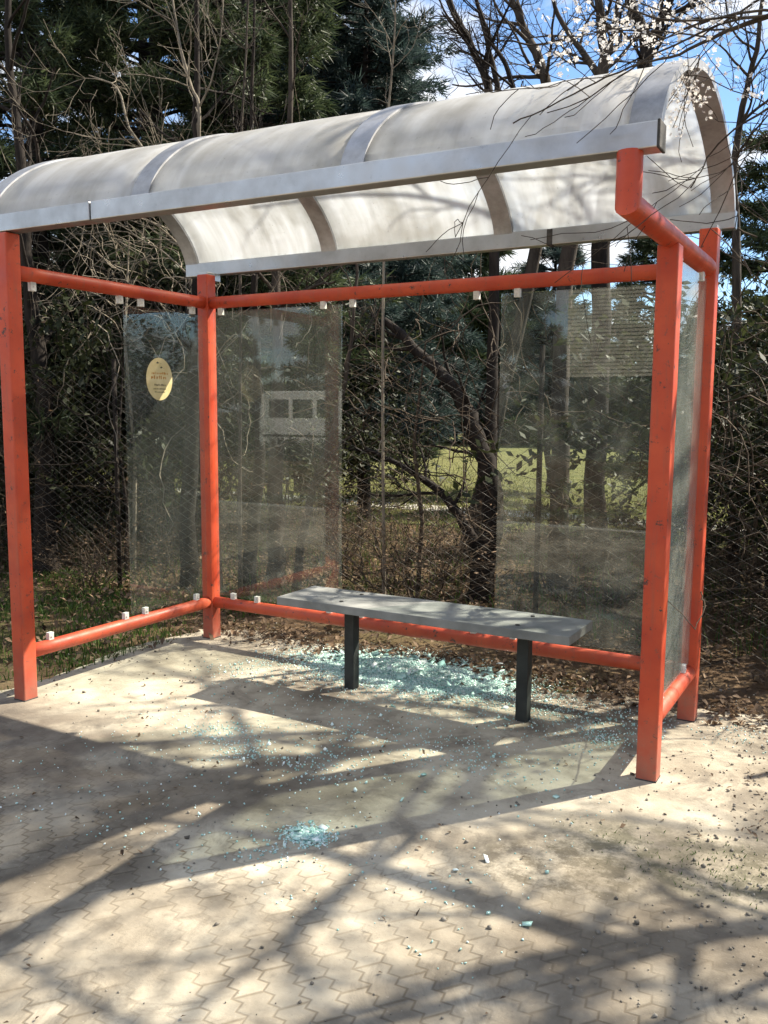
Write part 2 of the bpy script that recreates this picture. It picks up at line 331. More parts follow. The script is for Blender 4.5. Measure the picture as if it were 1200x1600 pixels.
# ------------------------------------------------------------------ the bus shelter
L_, D_, YR = 2.94, 1.41, 0.62
XL, XR = -0.25, 3.03
sh = tag(empty('bus_shelter', (1.4, 0.75, 0)), 'red-framed open bus shelter with curved translucent roof and missing glass panes', 'bus shelter')
OFF = np.array([1.4, 0.75, 0])
def part(mb, name, mat, parent=sh, bevel=0, label=None):
    for i in range(len(mb.v)): mb.v[i] = mb.v[i]-OFF
    o = mb.build(name, mat, parent, bevel)
    if label: o['label'] = label
    return o
PW = 0.040
def post(x, y, z1, w=PW):
    mb = MB(); mb.box(x-w, x+w, y-w, y+w, -0.03, z1); return part(mb, 'post', MAT['red'], bevel=0.006)
post(0, 0, 2.275); post(0, D_, 2.27); post(L_, D_, 2.27); post(L_, YR, 2.075)
ZU, ZL, RR = 2.10, 0.235, 0.036
def rail(name, a, b, r=RR):
    mb = MB(); n = 9
    mb.tube([np.array(a)+(np.array(b)-np.array(a))*i/(n-1) for i in range(n)], r, 16); return part(mb, name, MAT['red'])
rail('upper_rail', (PW-.01, D_, ZU), (L_-PW+.01, D_, ZU)); rail('lower_rail', (PW-.01, D_, ZL), (L_-PW+.01, D_, ZL))
rail('upper_rail', (0, PW-.01, ZU), (0, D_-PW+.01, ZU)); rail('lower_rail', (0, PW-.01, ZL), (0, D_-PW+.01, ZL))
rail('lower_rail', (L_, YR+PW-.01, ZL), (L_, D_-PW+.01, ZL))
# right upper rail runs over the front post, forward, and turns up to the front beam with a mitred elbow
mb = MB(); r = 0.041; ang = np.arange(16)*2*math.pi/16
ringA = [(L_+r*math.cos(a), D_-PW+.01, ZU+r*math.sin(a)) for a in ang]
ringM = [(L_+r*math.cos(a), r*math.sin(a), ZU+r*math.sin(a)) for a in ang]
ringB = [(L_+r*math.cos(a), r*math.sin(a), 2.258) for a in ang]
f = [(i*16+j, i*16+(j+1) % 16, (i+1)*16+(j+1) % 16, (i+1)*16+j) for i in range(2) for j in range(16)]
mb.add(ringA+ringM+ringB, f+[tuple(range(16)), tuple(range(47, 31, -1))], True)
o = part(mb, 'support_pipe', MAT['red'], label='scuffed elbow pipe rising to the front beam')
mo = o.modifiers.new('split', 'EDGE_SPLIT'); mo.split_angle = math.radians(35)
# roof profile
def prof(x, n=41, off=0.0):
    f_ = (x-XL)/(XR-XL); h = 0.467+(0.40-0.467)*f_; zf = 2.345-0.03*f_; zb = 2.34; y0, y1 = 0.03, 1.53; k = 1.2
    s = np.linspace(0, 1, n); tt = np.pi*s; c_ = np.cos(tt)
    y = (y0+y1)/2-(y1-y0)/2*np.sign(c_)*np.abs(c_)**k; z = zf+(zb-zf)*s+h*np.abs(np.sin(tt))**k
    P = np.stack([y, z], 1); T = np.gradient(P, axis=0); T /= np.linalg.norm(T, axis=1)[:, None]
    Nn = np.stack([-T[:, 1], T[:, 0]], 1)
    return P+Nn*off
def strip(xa, xb, o0, o1, nx=2, wob=0):
    """curved solid between offsets o0<o1 over x range"""
    mb = MB(); V = []; n = 41; xs = np.linspace(xa, xb, nx)
    for o_ in (o0, o1):
        for x in xs:
            P = prof(x, n, o_)
            for q in range(n):
                w = wob*math.sin((x-xa)/(xb-xa)*math.pi)*math.sin(q/(n-1)*math.pi)
                V.append((x, P[q, 0], P[q, 1]+w))
    f = []; S = nx*n
    for i in range(nx-1):
        for q in range(n-1):
            a = i*n+q; f.append((a, a+1, a+n+1, a+n)); a += S; f.append((a, a+n, a+n+1, a+1))
    for i in (0, nx-1):
        for q in range(n-1): a = i*n+q; f.append((a, a+1, a+1+S, a+S) if i else (a+S, a+1+S, a+1, a))
    for q in (0, n-1):
        for i in range(nx-1): a = i*n+q; f.append((a, a+n, a+n+S, a+S))
    mb.add(V, f, True); return mb
ribs = [XL+0.05, 0.835, 1.905, XR-0.055]
for x in ribs: 
    o = part(strip(x-0.05, x+0.05, -0.022, 0.008), 'roof_rib', MAT['rib'])
    mo = o.modifiers.new('split', 'EDGE_SPLIT'); mo.split_angle = math.radians(50)
for a, b in zip(ribs[:-1], ribs[1:]):
    part(strip(a+0.048, b-0.048, -0.006, 0.0, 8, 0.004), 'roof_sheet', MAT['roof'])
def beam(name, y0, y1, zl0, zl1, zr0, zr1, xa, xb, mat=MAT['alu']):
    mb = MB()
    fa = (xa-XL)/(XR-XL); fb = (xb-XL)/(XR-XL)
    l = lambda p, q, f_: p+(q-p)*f_
    v = [(xa, y0, l(zl0, zr0, fa)), (xa, y1, l(zl0, zr0, fa)), (xa, y0, l(zl1, zr1, fa)), (xa, y1, l(zl1, zr1, fa)),
         (xb, y0, l(zl0, zr0, fb)), (xb, y1, l(zl0, zr0, fb)), (xb, y0, l(zl1, zr1, fb)), (xb, y1, l(zl1, zr1, fb))]
    mb.add(v, [(0, 2, 3, 1), (4, 5, 7, 6), (0, 4, 6, 2), (1, 3, 7, 5), (0, 1, 5, 4), (2, 6, 7, 3)])
    return part(mb, name, mat, bevel=0.004)
beam('front_beam', -0.028, 0.05, 2.283, 2.363, 2.254, 2.333, XL, 0.585)
beam('front_beam', -0.028, 0.05, 2.283, 2.363, 2.254, 2.333, 0.595, XR)
beam('joint_plate', -0.022, 0.046, 2.286, 2.36, 2.257, 2.33, 0.575, 0.605, MAT['joint'])
beam('beam_cap', -0.0305, 0.0525, 2.280, 2.366, 2.251, 2.336, XR-0.004, XR+0.006, MAT['joint'])
beam('back_beam', 1.505, 1.565, 2.285, 2.365, 2.285, 2.365, XL, 2.15)
beam('back_beam', 1.505, 1.565, 2.285, 2.365, 2.285, 2.365, 2.16, XR)
beam('joint_plate', 1.501, 1.568, 2.282, 2.362, 2.282, 2.362, 2.14, 2.17, MAT['joint'])
for x in (0, L_):
    mb = MB(); mb.box(x-0.035, x+0.035, D_-0.03, 1.503, 2.235, 2.284); part(mb, 'roof_bracket', MAT['alu'], bevel=0.003)
# glass panes still in place
def pane(x0, x1, y0, y1, z0, z1, mat, label):
    mb = MB(); mb.box(x0, x1, y0, y1, z0, z1); return part(mb, 'glass_pane', mat, label=label)
T_ = 0.004
side_pane = pane(-T_, T_, 0.725, 1.365, 0.285, 2.02, MAT['glass'], 'dusty side pane with an oval sticker')
pane(0.055, 0.985, D_-T_, D_+T_, 0.285, 2.045, MAT['glass'], 'dusty back pane beside the rear left post')
pane(1.945, 2.885, D_-T_, D_+T_, 0.285, 2.045, MAT['glass'], 'dusty back pane beside the rear right post')
pane(L_-T_, L_+T_, 0.67, 1.36, 0.285, 2.045, MAT['glass_side'], 'dusty side pane between the two right posts')
def clip(x, y, z, along):
    mb = MB(); w, d_ = 0.016, 0.012
    if along == 'x': mb.box(x-w, x+w, y-d_, y+d_, z-0.022, z+0.022)
    else: mb.box(x-d_, x+d_, y-w, y+w, z-0.022, z+0.022)
    mb.tube([(x, y-0.016, z), (x, y-0.011, z)] if along == 'x' else [(x+0.011, y, z), (x+0.016, y, z)], 0.006, 8)
    part(mb, 'pane_clip', MAT['clip'], bevel=0.003)
for x in (0.112, 0.86, 1.056, 1.807, 2.03, 2.80): clip(x, D_, 2.045, 'x')
for x in (0.181, 0.368, 0.90, 1.12, 1.824, 2.05, 2.78): clip(x, D_, 0.285, 'x')
for y in (0.131, 0.70, 0.857, 1.28): clip(0, y, 2.045, 'y')
for y in (0.159, 0.679, 0.833, 1.271): clip(0, y, 0.285, 'y')
for y in (0.78, 1.25): clip(L_, y, 2.045, 'y'); clip(L_, y, 0.285, 'y')
# oval sticker (sub-part of the pane), with small illegible print lines
mb = MB(); n = 40; cy, cz = 0.985, 1.625
vf = [(T_+0.0022, cy+0.105*math.cos(a), cz+0.122*math.sin(a)) for a in np.linspace(0, 2*math.pi, n, endpoint=False)]
vb = [(T_+0.0005, y, z) for _, y, z in vf]
mb.add(vf+vb, [tuple(range(n)), tuple(range(2*n-1, n-1, -1))]+[(i, i+n, (i+1) % n+n, (i+1) % n) for i in range(n)])
st = part(mb, 'sticker', MAT['sticker'], side_pane)
def print_line(yc, zc, wdt, h, mat, seed):
    mb = MB(); rr = random.Random(seed); y = yc-wdt/2
    while y < yc+wdt/2:
        g = rr.uniform(0.35, 0.85)*h; hh = h*rr.choice((0.7, 0.7, 1.0))
        mb.box(T_+0.0023, T_+0.0030, y, y+g*0.5, zc-h/2, zc-h/2+hh)
        if rr.random() < 0.7: mb.box(T_+0.0023, T_+0.0029, y+g*0.35, y+g, zc-h/2+hh*rr.choice((0, 0.38, 0.75)), zc-h/2+hh*rr.choice((0.2, 0.55, 0.95)) if False else zc-h/2+hh*0.95)
        y += g+h*0.28
    return part(mb, 'lettering', mat, side_pane)
print_line(cy, cz+0.034, 0.125, 0.013, MAT['ink_orange'], 1); print_line(cy-0.005, cz+0.010, 0.125, 0.020, MAT['ink_orange'], 2)
print_line(cy, cz-0.033, 0.085, 0.011, MAT['ink_dark'], 3); print_line(cy, cz-0.055, 0.10, 0.010, MAT['ink_dark'], 4); print_line(cy, cz-0.074, 0.08, 0.007, MAT['ink_dark'], 5)
mb = MB()
for (yy, zz, w) in ((0.985, cz+0.092, 0.026), (1.012, cz+0.066, 0.022)):   # two little dark flying marks
    for s_ in (-1, 1):
        mb.add([(T_+0.0026, yy, zz), (T_+0.0026, yy+s_*w*0.6, zz+0.008*(1 if s_ < 0 else -0.4)), (T_+0.0026, yy+s_*w, zz-0.002), (T_+0.0026, yy+s_*w*0.5, zz-0.004)], [(0, 1, 2, 3) if s_ > 0 else (3, 2, 1, 0)])
part(mb, 'emblem', MAT['ink_dark'], side_pane)

# ------------------------------------------------------------------ bench
bn = tag(empty('bench', (1.77, 0.99, 0)), 'backless grey plank bench on two dark legs inside the red shelter', 'bench')
mb = MB(); mb.box(-0.81, 0.77, -0.175, 0.175, 0.437, 0.48); mb.build('seat', MAT['bench_top'], bn, 0.004)
for x in (-0.455, 0.50):
    mb = MB(); mb.box(x-0.029, x+0.029, -0.029, 0.029, -0.03, 0.425); mb.box(x-0.05, x+0.05, -0.13, 0.13, 0.425, 0.437)
    mb.build('leg', MAT['bench_leg'], bn, 0.004)

mb = MB()
for x in (-0.455, 0.50):
    for y in (-0.10, 0.10): mb = MB(); mb.tube([(x, y, 0.479), (x, y, 0.484)], 0.011, 8); mb.build('bolt', MAT['joint'], bn)
for x, y in ((0, 0), (0, D_), (L_, D_), (L_, YR)):
    mb = MB(); mb.box(x-0.041, x+0.041, y-0.041, y+0.041, -0.02, 0.006); part(mb, 'weld_collar', MAT['joint'], bevel=0.002)

# ------------------------------------------------------------------ scatter helpers
def cubes(pts, size, sq=1.0):
    """random little blocks at points; returns V,F(quads)"""
    n = len(pts); base = np.array([(x, y, z) for z in (-1, 1) for y in (-1, 1) for x in (-1, 1)])*0.5
    base = base*np.array([1, 1, sq])
    q = rng.normal(size=(n, 4)); q /= np.linalg.norm(q, axis=1)[:, None]
    a, b, c_, d_ = q.T
    Rm = np.stack([1-2*(c_*c_+d_*d_), 2*(b*c_-a*d_), 2*(b*d_+a*c_), 2*(b*c_+a*d_), 1-2*(b*b+d_*d_), 2*(c_*d_-a*b), 2*(b*d_-a*c_), 2*(c_*d_+a*b), 1-2*(b*b+c_*c_)], 1).reshape(n, 3, 3)
    jit = base[None]*(1+rng.normal(size=(n, 8, 1))*0.18)*size[:, None, None]
    V = np.einsum('nij,nkj->nki', Rm, jit)+pts[:, None]
    fq = np.array([(0, 2, 3, 1), (4, 5, 7, 6), (0, 1, 5, 4), (2, 6, 7, 3), (0, 4, 6, 2), (1, 3, 7, 5)])
    Fq = fq[None]+np.arange(n)[:, None, None]*8
    return V.reshape(-1, 3), Fq.reshape(-1, 4)
# shattered safety glass
pp = []
k = 60000
p1 = np.stack([rng.normal(1.46, 0.27, k), rng.normal(1.40, 0.13, k)], 1); h1 = 0.045*np.exp(-((p1[:, 0]-1.46)/0.36)**2-((p1[:, 1]-1.40)/0.15)**2)*rng.random(k)
k = 24000; pcore = np.stack([rng.normal(1.44, 0.20, k), rng.normal(1.42, 0.085, k)], 1); p1 = np.concatenate([p1, pcore]); h1 = np.concatenate([h1, 0.05*np.exp(-((pcore[:, 0]-1.44)/0.30)**2-((pcore[:, 1]-1.42)/0.12)**2)*rng.random(k)])
k = 2000; p2 = np.stack([rng.uniform(0.5, 2.9, k), rng.normal(1.15, 0.22, k)], 1); h2_ = np.zeros(k)
k = 900; p3 = np.stack([rng.uniform(0.6, 2.9, k), rng.uniform(-0.9, 1.2, k)], 1)
cl_ = []
for cx_, cy_, s_, m_ in ((2.04, -0.47, 0.038, 1300), (2.0, -0.62, 0.05, 70), (1.75, 0.05, 0.12, 200), (1.15, 0.15, 0.10, 260), (1.4, 0.0, 0.08, 160), (2.3, 0.45, 0.15, 160), (2.66, 0.95, 0.06, 160), (2.45, 1.15, 0.14, 160), (2.0, 0.5, 0.2, 160), (1.6, 0.4, 0.15, 150), (0.65, 0.95, .15, 120), (3.2, 1.3, 0.12, 120)):
    cl_.append(np.stack([rng.normal(cx_, s_, m_), rng.normal(cy_, s_*0.8, m_)], 1))
P2 = np.concatenate([p1, p2, p3]+cl_)
hz = np.concatenate([h1, np.zeros(len(P2)-len(h1))])
size = rng.uniform(0.0028, 0.0068, len(P2)); big_ = rng.random(len(P2)) < 0.02; size[big_] *= 2
V, Fq = cubes(np.concatenate([P2, (hz+size*0.35)[:, None]], 1), size, 0.6)
kc = 110   # larger crazed pieces still holding together
pc = np.stack([rng.normal(1.46, 0.25, kc), rng.normal(1.40, 0.10, kc), rng.uniform(0.008, 0.05, kc)], 1)
pc2 = np.stack([rng.uniform(1.0, 2.9, 14), rng.uniform(-0.6, 1.3, 14), np.full(14, 0.006)], 1); pc = np.concatenate([pc, pc2, rng.normal((2.04, -0.47, 0.012), (0.04, 0.03, 0.003), (12, 3))])
bx_ = np.array([(x, y, z) for z in (-.5, .5) for y in (-.5, .5) for x in (-.5, .5)]); sz_ = rng.uniform(0.015, 0.045, len(pc)); sz_[kc:] *= 0.6
a_ = rng.uniform(0, 6.28, len(pc)); tl = rng.normal(0, 0.3, (len(pc), 2)); L8 = bx_[None]*np.stack([sz_, sz_*rng.uniform(.5, 1, len(pc)), np.full(len(pc), 0.005)], 1)[:, None]*(1+rng.normal(size=(len(pc), 8, 1))*0.15)
Xc = L8[..., 0]*np.cos(a_)[:, None]-L8[..., 1]*np.sin(a_)[:, None]; Yc = L8[..., 0]*np.sin(a_)[:, None]+L8[..., 1]*np.cos(a_)[:, None]; Zc = L8[..., 2]+Xc*tl[:, :1]+Yc*tl[:, 1:]
Vc = np.stack([Xc, Yc, Zc], 2)+pc[:, None]
Fc_ = (np.array([(0, 2, 3, 1), (4, 5, 7, 6), (0, 1, 5, 4), (2, 6, 7, 3), (0, 4, 6, 2), (1, 3, 7, 5)])[None]+np.arange(len(pc))[:, None, None]*8).reshape(-1, 4)
Fq = np.concatenate([Fq, Fc_+len(V)]); V = np.concatenate([V, Vc.reshape(-1, 3)])
tag(fast_mesh('glass_fragments', V, Fq, MAT['shard'], None, 4), 'pale teal crumbs of shattered glass heaped under the bench and strewn over the paving', 'broken glass', kind='stuff')
# grit and small stones
k = 3600
gp = np.stack([rng.uniform(-1.2, 4.6, k), rng.uniform(-2.6, 1.9, k)], 1)
keep = rng.random(k) < (0.25+0.75*(np.sin(gp[:, 0]*2.3+1)*np.sin(gp[:, 1]*3.1) > 0.1)); gp = gp[keep]
ge = np.stack([rng.uniform(-0.3, 3.6, 2600), rng.normal(1.62, 0.16, 2600)], 1)
gr = np.stack([rng.normal(3.45, 0.2, 1000), rng.uniform(-0.8, 1.8, 1000)], 1)
gp = np.concatenate([gp, ge, gr]); size = np.minimum(rng.gamma(2.0, 0.0016, len(gp))+0.0018, 0.012)
V, Fq = cubes(np.concatenate([gp, (size*0.3)[:, None]], 1), size, 0.7)
tag(fast_mesh('grit', V, Fq, MAT['pebble'], None, 4), 'loose grit and small stones over the dusty paving', 'grit', kind='stuff')
def leaves(n, xf, yf, zf, s0, s1, flat=0.5):
    """curled leaves: two quads folded on the midrib"""
    c_ = np.stack([xf(n), yf(n), np.zeros(n)], 1); c_[:, 2] = zf(c_)
    a = rng.uniform(0, 2*np.pi, n); s = rng.uniform(s0, s1, n)
    tl_ = rng.normal(0, flat, (n, 2))
    u = np.stack([np.cos(a), np.sin(a), tl_[:, 0]], 1); w = np.stack([-np.sin(a), np.cos(a), tl_[:, 1]], 1)
    up = np.array([0, 0, 1.])
    pts = [c_-u*s[:, None], c_-w*s[:, None]*0.5+up*s[:, None]*0.3, c_+u*s[:, None], c_+w*s[:, None]*0.5+up*s[:, None]*0.3]
    V = np.stack(pts, 1).reshape(-1, 3); i = np.arange(n)[:, None]*4
    Fq = np.concatenate([i+np.array([[0, 1, 2]]), i+np.array([[0, 2, 3]])], 1).reshape(-1, 3)
    return V, Fq
E_ = np.array
parts_ = [leaves(19000, lambda n: rng.uniform(-9, 5, n), lambda n: 1.75+rng.gamma(2.2, 1.1, n), lambda c: rng.uniform(0, 0.03, len(c)), 0.012, 0.034),
          leaves(1600, lambda n: rng.uniform(-0.3, 3.6, n), lambda n: rng.normal(1.65, 0.13, n), lambda c: rng.uniform(0.003, 0.015, len(c)), 0.010, 0.03),
          leaves(700, lambda n: rng.normal(3.65, 0.2, n), lambda n: rng.uniform(0.3, 2.0, n), lambda c: rng.uniform(0.003, 0.012, len(c)), 0.006, 0.015),
          leaves(1600, lambda n: rng.uniform(-3, -0.1, n), lambda n: rng.uniform(0.2, 2.2, n), lambda c: rng.uniform(0.003, 0.06, len(c)), 0.012, 0.03),
          leaves(240, lambda n: rng.uniform(-0.5, 3.9, n), lambda n: rng.uniform(-2.2, 1.0, n), lambda c: rng.uniform(0.004, 0.008, len(c)), 0.006, 0.014)]
Vs, Fs, o_ = [], [], 0
for v_, f_ in parts_: Vs.append(v_); Fs.append(f_+o_); o_ += len(v_)
tag(fast_mesh('leaf_litter', np.concatenate(Vs), np.concatenate(Fs), MAT['dryleaf']), 'rusty brown fallen leaves covering the soil behind the shelter', 'leaf litter', kind='stuff')
def blades(n, x, y, h0, h1, w=0.004):
    a = rng.uniform(0, 2*np.pi, n); h = rng.uniform(h0, h1, n); b = np.stack([x, y, np.full(n, -0.015)], 1)
    d_ = np.stack([np.cos(a), np.sin(a), np.zeros(n)], 1); lean = rng.normal(0, 0.35, (n, 2))
    m_ = b+np.stack([lean[:, 0]*h*0.3, lean[:, 1]*h*0.3, h*0.6], 1); tip = b+np.stack([lean[:, 0]*h, lean[:, 1]*h, h], 1)
    V = np.stack([b-d_*w, b+d_*w, m_+d_*w*0.7, m_-d_*w*0.7, tip], 1).reshape(-1, 3); i = np.arange(n)[:, None]*5
    return V, np.concatenate([i+np.array([[0, 1, 2]]), i+np.array([[0, 2, 3]]), i+np.array([[3, 2, 4]])], 1).reshape(-1, 3)
n = 22000; x = rng.uniform(-4.5, -0.15, n); y = rng.uniform(-0.1, 2.6, n); kk = (rng.random(n) < 0.2+0.8*(np.sin(x*3.3)*np.sin(y*4+1)+0.6*rng.random(n) > 0.1))
v1, f1 = blades(kk.sum(), x[kk], y[kk], 0.02, 0.075)
n = 600; x = rng.normal(3.35, 0.22, n); y = rng.normal(0.02, 0.09, n); v2, f2 = blades(n, x, y, 0.012, 0.03, 0.003)
n = 9000; x = rng.uniform(-7, 5, n); y = rng.uniform(2.5, 7.5, n); v3, f3 = blades(n, x, y, 0.05, 0.2)
tag(fast_mesh('verge_grass', np.concatenate([v1, v2, v3]), np.concatenate([f1, f2+len(v1), f3+len(v1)+len(v2)]), MAT['grass']), 'short green grass and moss tufts on the verge left of the shelter', 'grass', kind='stuff')
n = 60000; x = rng.uniform(-14, 6, n); y = 7.2+rng.gamma(1.5, 2.5, n); v1, f1 = blades(n, x, y, 0.02, 0.06, 0.008)
tag(fast_mesh('lawn_grass_blades', v1, f1, MAT['grass_dry']), 'sunlit lawn grass beyond the thicket', 'grass', kind='stuff')

# ------------------------------------------------------------------ trees
class Tubes:
    def __init__(s): s.V = []; s.F = []; s.n = 0
    def add(s, pts, rad, sides):
        v, f = tube(pts, rad, sides, False); s.V.append(v); s.F.append(np.array(f, np.int32)+s.n); s.n += len(v)
    def build(s, name, mat, parent):
        o = fast_mesh(name, np.concatenate(s.V), np.concatenate(s.F), mat, parent, 4)
        o.data.polygons.foreach_set('use_smooth', [True]*len(o.data.polygons)); return o
def unit(v): return v/(np.linalg.norm(v)+1e-9)
def grow(tb, p, d, length, r, level, maxl, R, up=0.15, wig=0.25, kids=5, tips=None, sides=4, spread=(0.5, 1.1)):
    n = max(5, int(6+length*(7 if level else 9))); pts = [p]; dd = unit(d)
    for i in range(n-1):
        dd = unit(dd+R.normal(size=3)*wig*0.42+np.array([0, 0, up])*0.18); pts.append(pts[-1]+dd*length/(n-1))
    pts = np.array(pts); rad = np.linspace(r, max(r*0.35, 0.0014), n)
    tb.add(pts, rad, sides if level else 6)
    if tips is not None and level >= maxl-1: tips.append(pts)
    if level >= maxl: return
    for i in range(kids):
        f_ = R.uniform(0.2, 0.98); j = min(int(f_*(n-1)), n-2); b = pts[j]; td = unit(pts[j+1]-pts[j])
        ax = unit(np.cross(td, R.normal(size=3))); an = R.uniform(*spread)
        nd = td*math.cos(an)+ax*math.sin(an)
        grow(tb, b, nd, length*R.uniform(0.35, 0.65), max(rad[j]*R.uniform(0.45, 0.65), 0.0016), level+1, maxl, R, up, wig*1.1, max(2, kids-1), tips, 3, spread)
def bare_tree(name, label, limbs, mat, seed, kids=7, maxl=2, length=1.0, cat='tree', group=None, start=0.35, matc=None, up=0.15, tips=None, wig=0.3, spread=(0.5, 1.1), rk=0.018, gk=5):
    """limbs: list of (points, r0, r1) in world coordinates; first is the trunk"""
    R = np.random.default_rng(seed); base = np.array(limbs[0][0][0], float); base[2] = 0
    e = tag(empty(name, tuple(base)), label, cat, group)
    tr_, cr_ = Tubes(), Tubes()
    for li, (pts, r0, r1) in enumerate(limbs):
        P = np.array(pts, float)-base
        if li == 0: P[0, 2] = -0.15
        # refine with a little wander
        t_ = np.linspace(0, len(P)-1, len(P)*4-3); Q = np.stack([np.interp(t_, np.arange(len(P)), P[:, a]) for a in range(3)], 1)
        Q[1:-1] = (Q[:-2]+2*Q[1:-1]+Q[2:])/4; Q[1:-1, :2] += R.normal(size=(len(Q)-2, 2))*r0*0.12
        rad = np.linspace(r0, r1, len(Q)) if li == 0 or r1 > 0.005 else r1+(r0-r1)*(1-np.linspace(0, 1, len(Q)))**2.6
        rad = np.asarray(rad)
        if li == 0: rad[0] *= 1.35; rad[1] *= 1.12
        tr_.add(Q, rad, 9)
        for i in range(kids):
            f_ = R.uniform(start if li == 0 else 0.1, 1.0); j = min(int(f_*(len(Q)-1)), len(Q)-2)
            td = unit(Q[j+1]-Q[j]); ax = unit(np.cross(td, R.normal(size=3))); an = R.uniform(0.5, 1.15)
            grow(cr_, Q[j], td*math.cos(an)+ax*math.sin(an), length*R.uniform(0.6, 1.3), min(rad[j]*0.5, rk*length+0.006), 0, maxl, R, up, wig, gk, tips, 4, spread)
    tr_.build('trunk', mat, e); cr_.build('crown', matc or mat, e)
    return e, base
B = MAT['bark']; BD = MAT['bark_dark']; BP = MAT['bark_pale']
bare_tree('bare_tree', 'dark leaning tree with several upright leaders behind the missing back pane', [
    ([(0.97, 3.4, 0), (1.04, 3.4, .33), (1.1, 3.4, .73), (1.04, 3.4, 1.08), (.89, 3.4, 1.42), (.7, 3.4, 1.68), (.41, 3.4, 1.94), (.12, 3.4, 2.17)], 0.105, 0.03),
    ([(1.0, 3.4, .33), (.85, 3.4, .59), (.66, 3.4, .81), (.37, 3.4, .98), (-.05, 3.4, 1.14)], 0.05, 0.015),
    ([(1.06, 3.42, .95), (.98, 3.6, 1.86), (.97, 3.6, 3.11), (.91, 3.6, 3.91), (.72, 3.6, 4.27), (.55, 3.6, 4.58), (.44, 3.6, 4.88)], 0.05, 0.014),
    ([(.97, 3.6, 3.11), (.99, 3.6, 3.81), (.91, 3.6, 4.14), (.79, 3.6, 4.53), (.74, 3.6, 4.9)], 0.028, 0.010),
    ([(.97, 3.6, 2.97), (1.12, 3.6, 3.79), (1.04, 3.6, 4.03), (.9, 3.6, 4.23), (.77, 3.6, 4.6)], 0.026, 0.009)], BD, 11, kids=8, length=0.6, maxl=2)
bare_tree('bare_tree', 'slim bare tree leaning left against the sky above the middle of the roof', [
    ([(.1, 5, 0), (.53, 5, 1.71), (.92, 5, 3.41), (.88, 5, 4.32), (.74, 5, 4.65), (.61, 5, 4.89), (.51, 5, 5.12), (.44, 5, 5.46)], 0.07, 0.02)], B, 12, kids=10, length=0.7, start=0.45, maxl=2)
bare_tree('bare_tree', 'bare tree behind the right back pane forking just above the roof', [
    ([(1.36, 4.2, 0), (1.33, 4.2, 1.15), (1.33, 4.2, 2.3), (1.43, 4.2, 3.43), (1.6, 4.2, 4.0), (1.61, 4.2, 4.26), (1.54, 4.2, 4.6), (1.51, 4.2, 5.0)], 0.085, 0.022),
    ([(1.6, 4.2, 4.0), (1.4, 4.2, 4.28), (1.22, 4.2, 4.55), (1.13, 4.2, 4.84)], 0.03, 0.012),
    ([(1.61, 4.2, 4.12), (1.68, 4.2, 4.34), (1.69, 4.2, 4.57), (1.73, 4.2, 4.94)], 0.028, 0.012)], B, 13, kids=6, length=0.6, start=0.4, maxl=2)
bare_tree('bare_tree', 'knobbly bare tree with a swollen fork above the right end of the roof', [
    ([(1.39, 5.2, 0), (1.36, 5.2, 1.71), (1.32, 5.2, 2.94), (1.48, 5.2, 3.83), (1.67, 5.2, 4.41), (1.69, 5.2, 4.56), (1.61, 5.2, 4.76), (1.52, 5.2, 4.96), (1.46, 5.2, 5.4)], 0.10, 0.035),
    ([(1.69, 5.2, 4.56), (1.78, 5.2, 4.73), (1.86, 5.2, 4.89), (1.92, 5.2, 5.2)], 0.05, 0.025)], BD, 14, kids=5, length=0.7, start=0.5, maxl=2)
bare_tree('bare_tree', 'thin bare tree just right of the rear right post', [
    ([(2.7, 4.6, 0), (2.63, 4.6, 1.68), (2.58, 4.6, 2.66), (2.52, 4.6, 3.39), (2.59, 4.6, 3.89), (2.66, 4.6, 4.25), (2.7, 4.6, 4.9)], 0.045, 0.012)], B, 15, kids=10, length=0.6, start=0.3, maxl=2)
bare_tree('bare_tree', 'dark trunk seen through the left side pane', [
    ([(-1.27, 2.6, 0), (-1.28, 2.6, .35), (-1.22, 2.6, 1.14), (-1.16, 2.6, 1.86), (-1.08, 2.6, 3.13), (-1.2, 2.7, 4.2), (-1.15, 2.75, 5.6)], 0.085, 0.008)], BD, 16, kids=10, length=0.9, start=0.45)
bare_tree('bare_tree', 'leaning trunk, left of the close pair seen through the left back pane', [
    ([(-.83, 2.8, 0), (-.76, 2.8, .36), (-.68, 2.8, .94), (-.69, 2.8, 1.66), (-.7, 2.8, 2.5), (-.8, 2.9, 3.6), (-.75, 2.9, 4.9)], 0.065, 0.006)], BD, 17, kids=8, length=0.8, start=0.5)
bare_tree('bare_tree', 'upright trunk, right of the close pair seen through the left back pane', [
    ([(-.67, 3.0, 0), (-.69, 3.0, .34), (-.67, 3.0, 1.14), (-.63, 3.0, 1.86), (-.66, 3.0, 2.6), (-.55, 3.1, 3.9), (-.6, 3.1, 5.6)], 0.085, 0.008)], B, 18, kids=9, length=0.8, start=0.5)
bare_tree('bare_tree', 'thick shaded trunk beside the front left post', [
    ([(-2.76, 2.4, 0), (-2.76, 2.4, .54), (-2.71, 2.4, 1.66), (-2.83, 2.4, 2.21), (-2.85, 2.4, 3.29), (-3.0, 2.4, 4.6), (-2.9, 2.4, 6.5)], 0.11, 0.012)], BD, 19, kids=12, length=1.1, start=0.4)
bare_tree('bare_tree', 'curved slanting stem seen through the left back pane', [
    ([(-.49, 3, 0), (-.42, 3, .36), (-.29, 3, .84), (-.11, 3, 1.26), (.01, 3, 1.66), (.1, 3, 2.3), (.12, 3, 3.0)], 0.04, 0.007)], B, 20, kids=9, length=0.6, start=0.3)
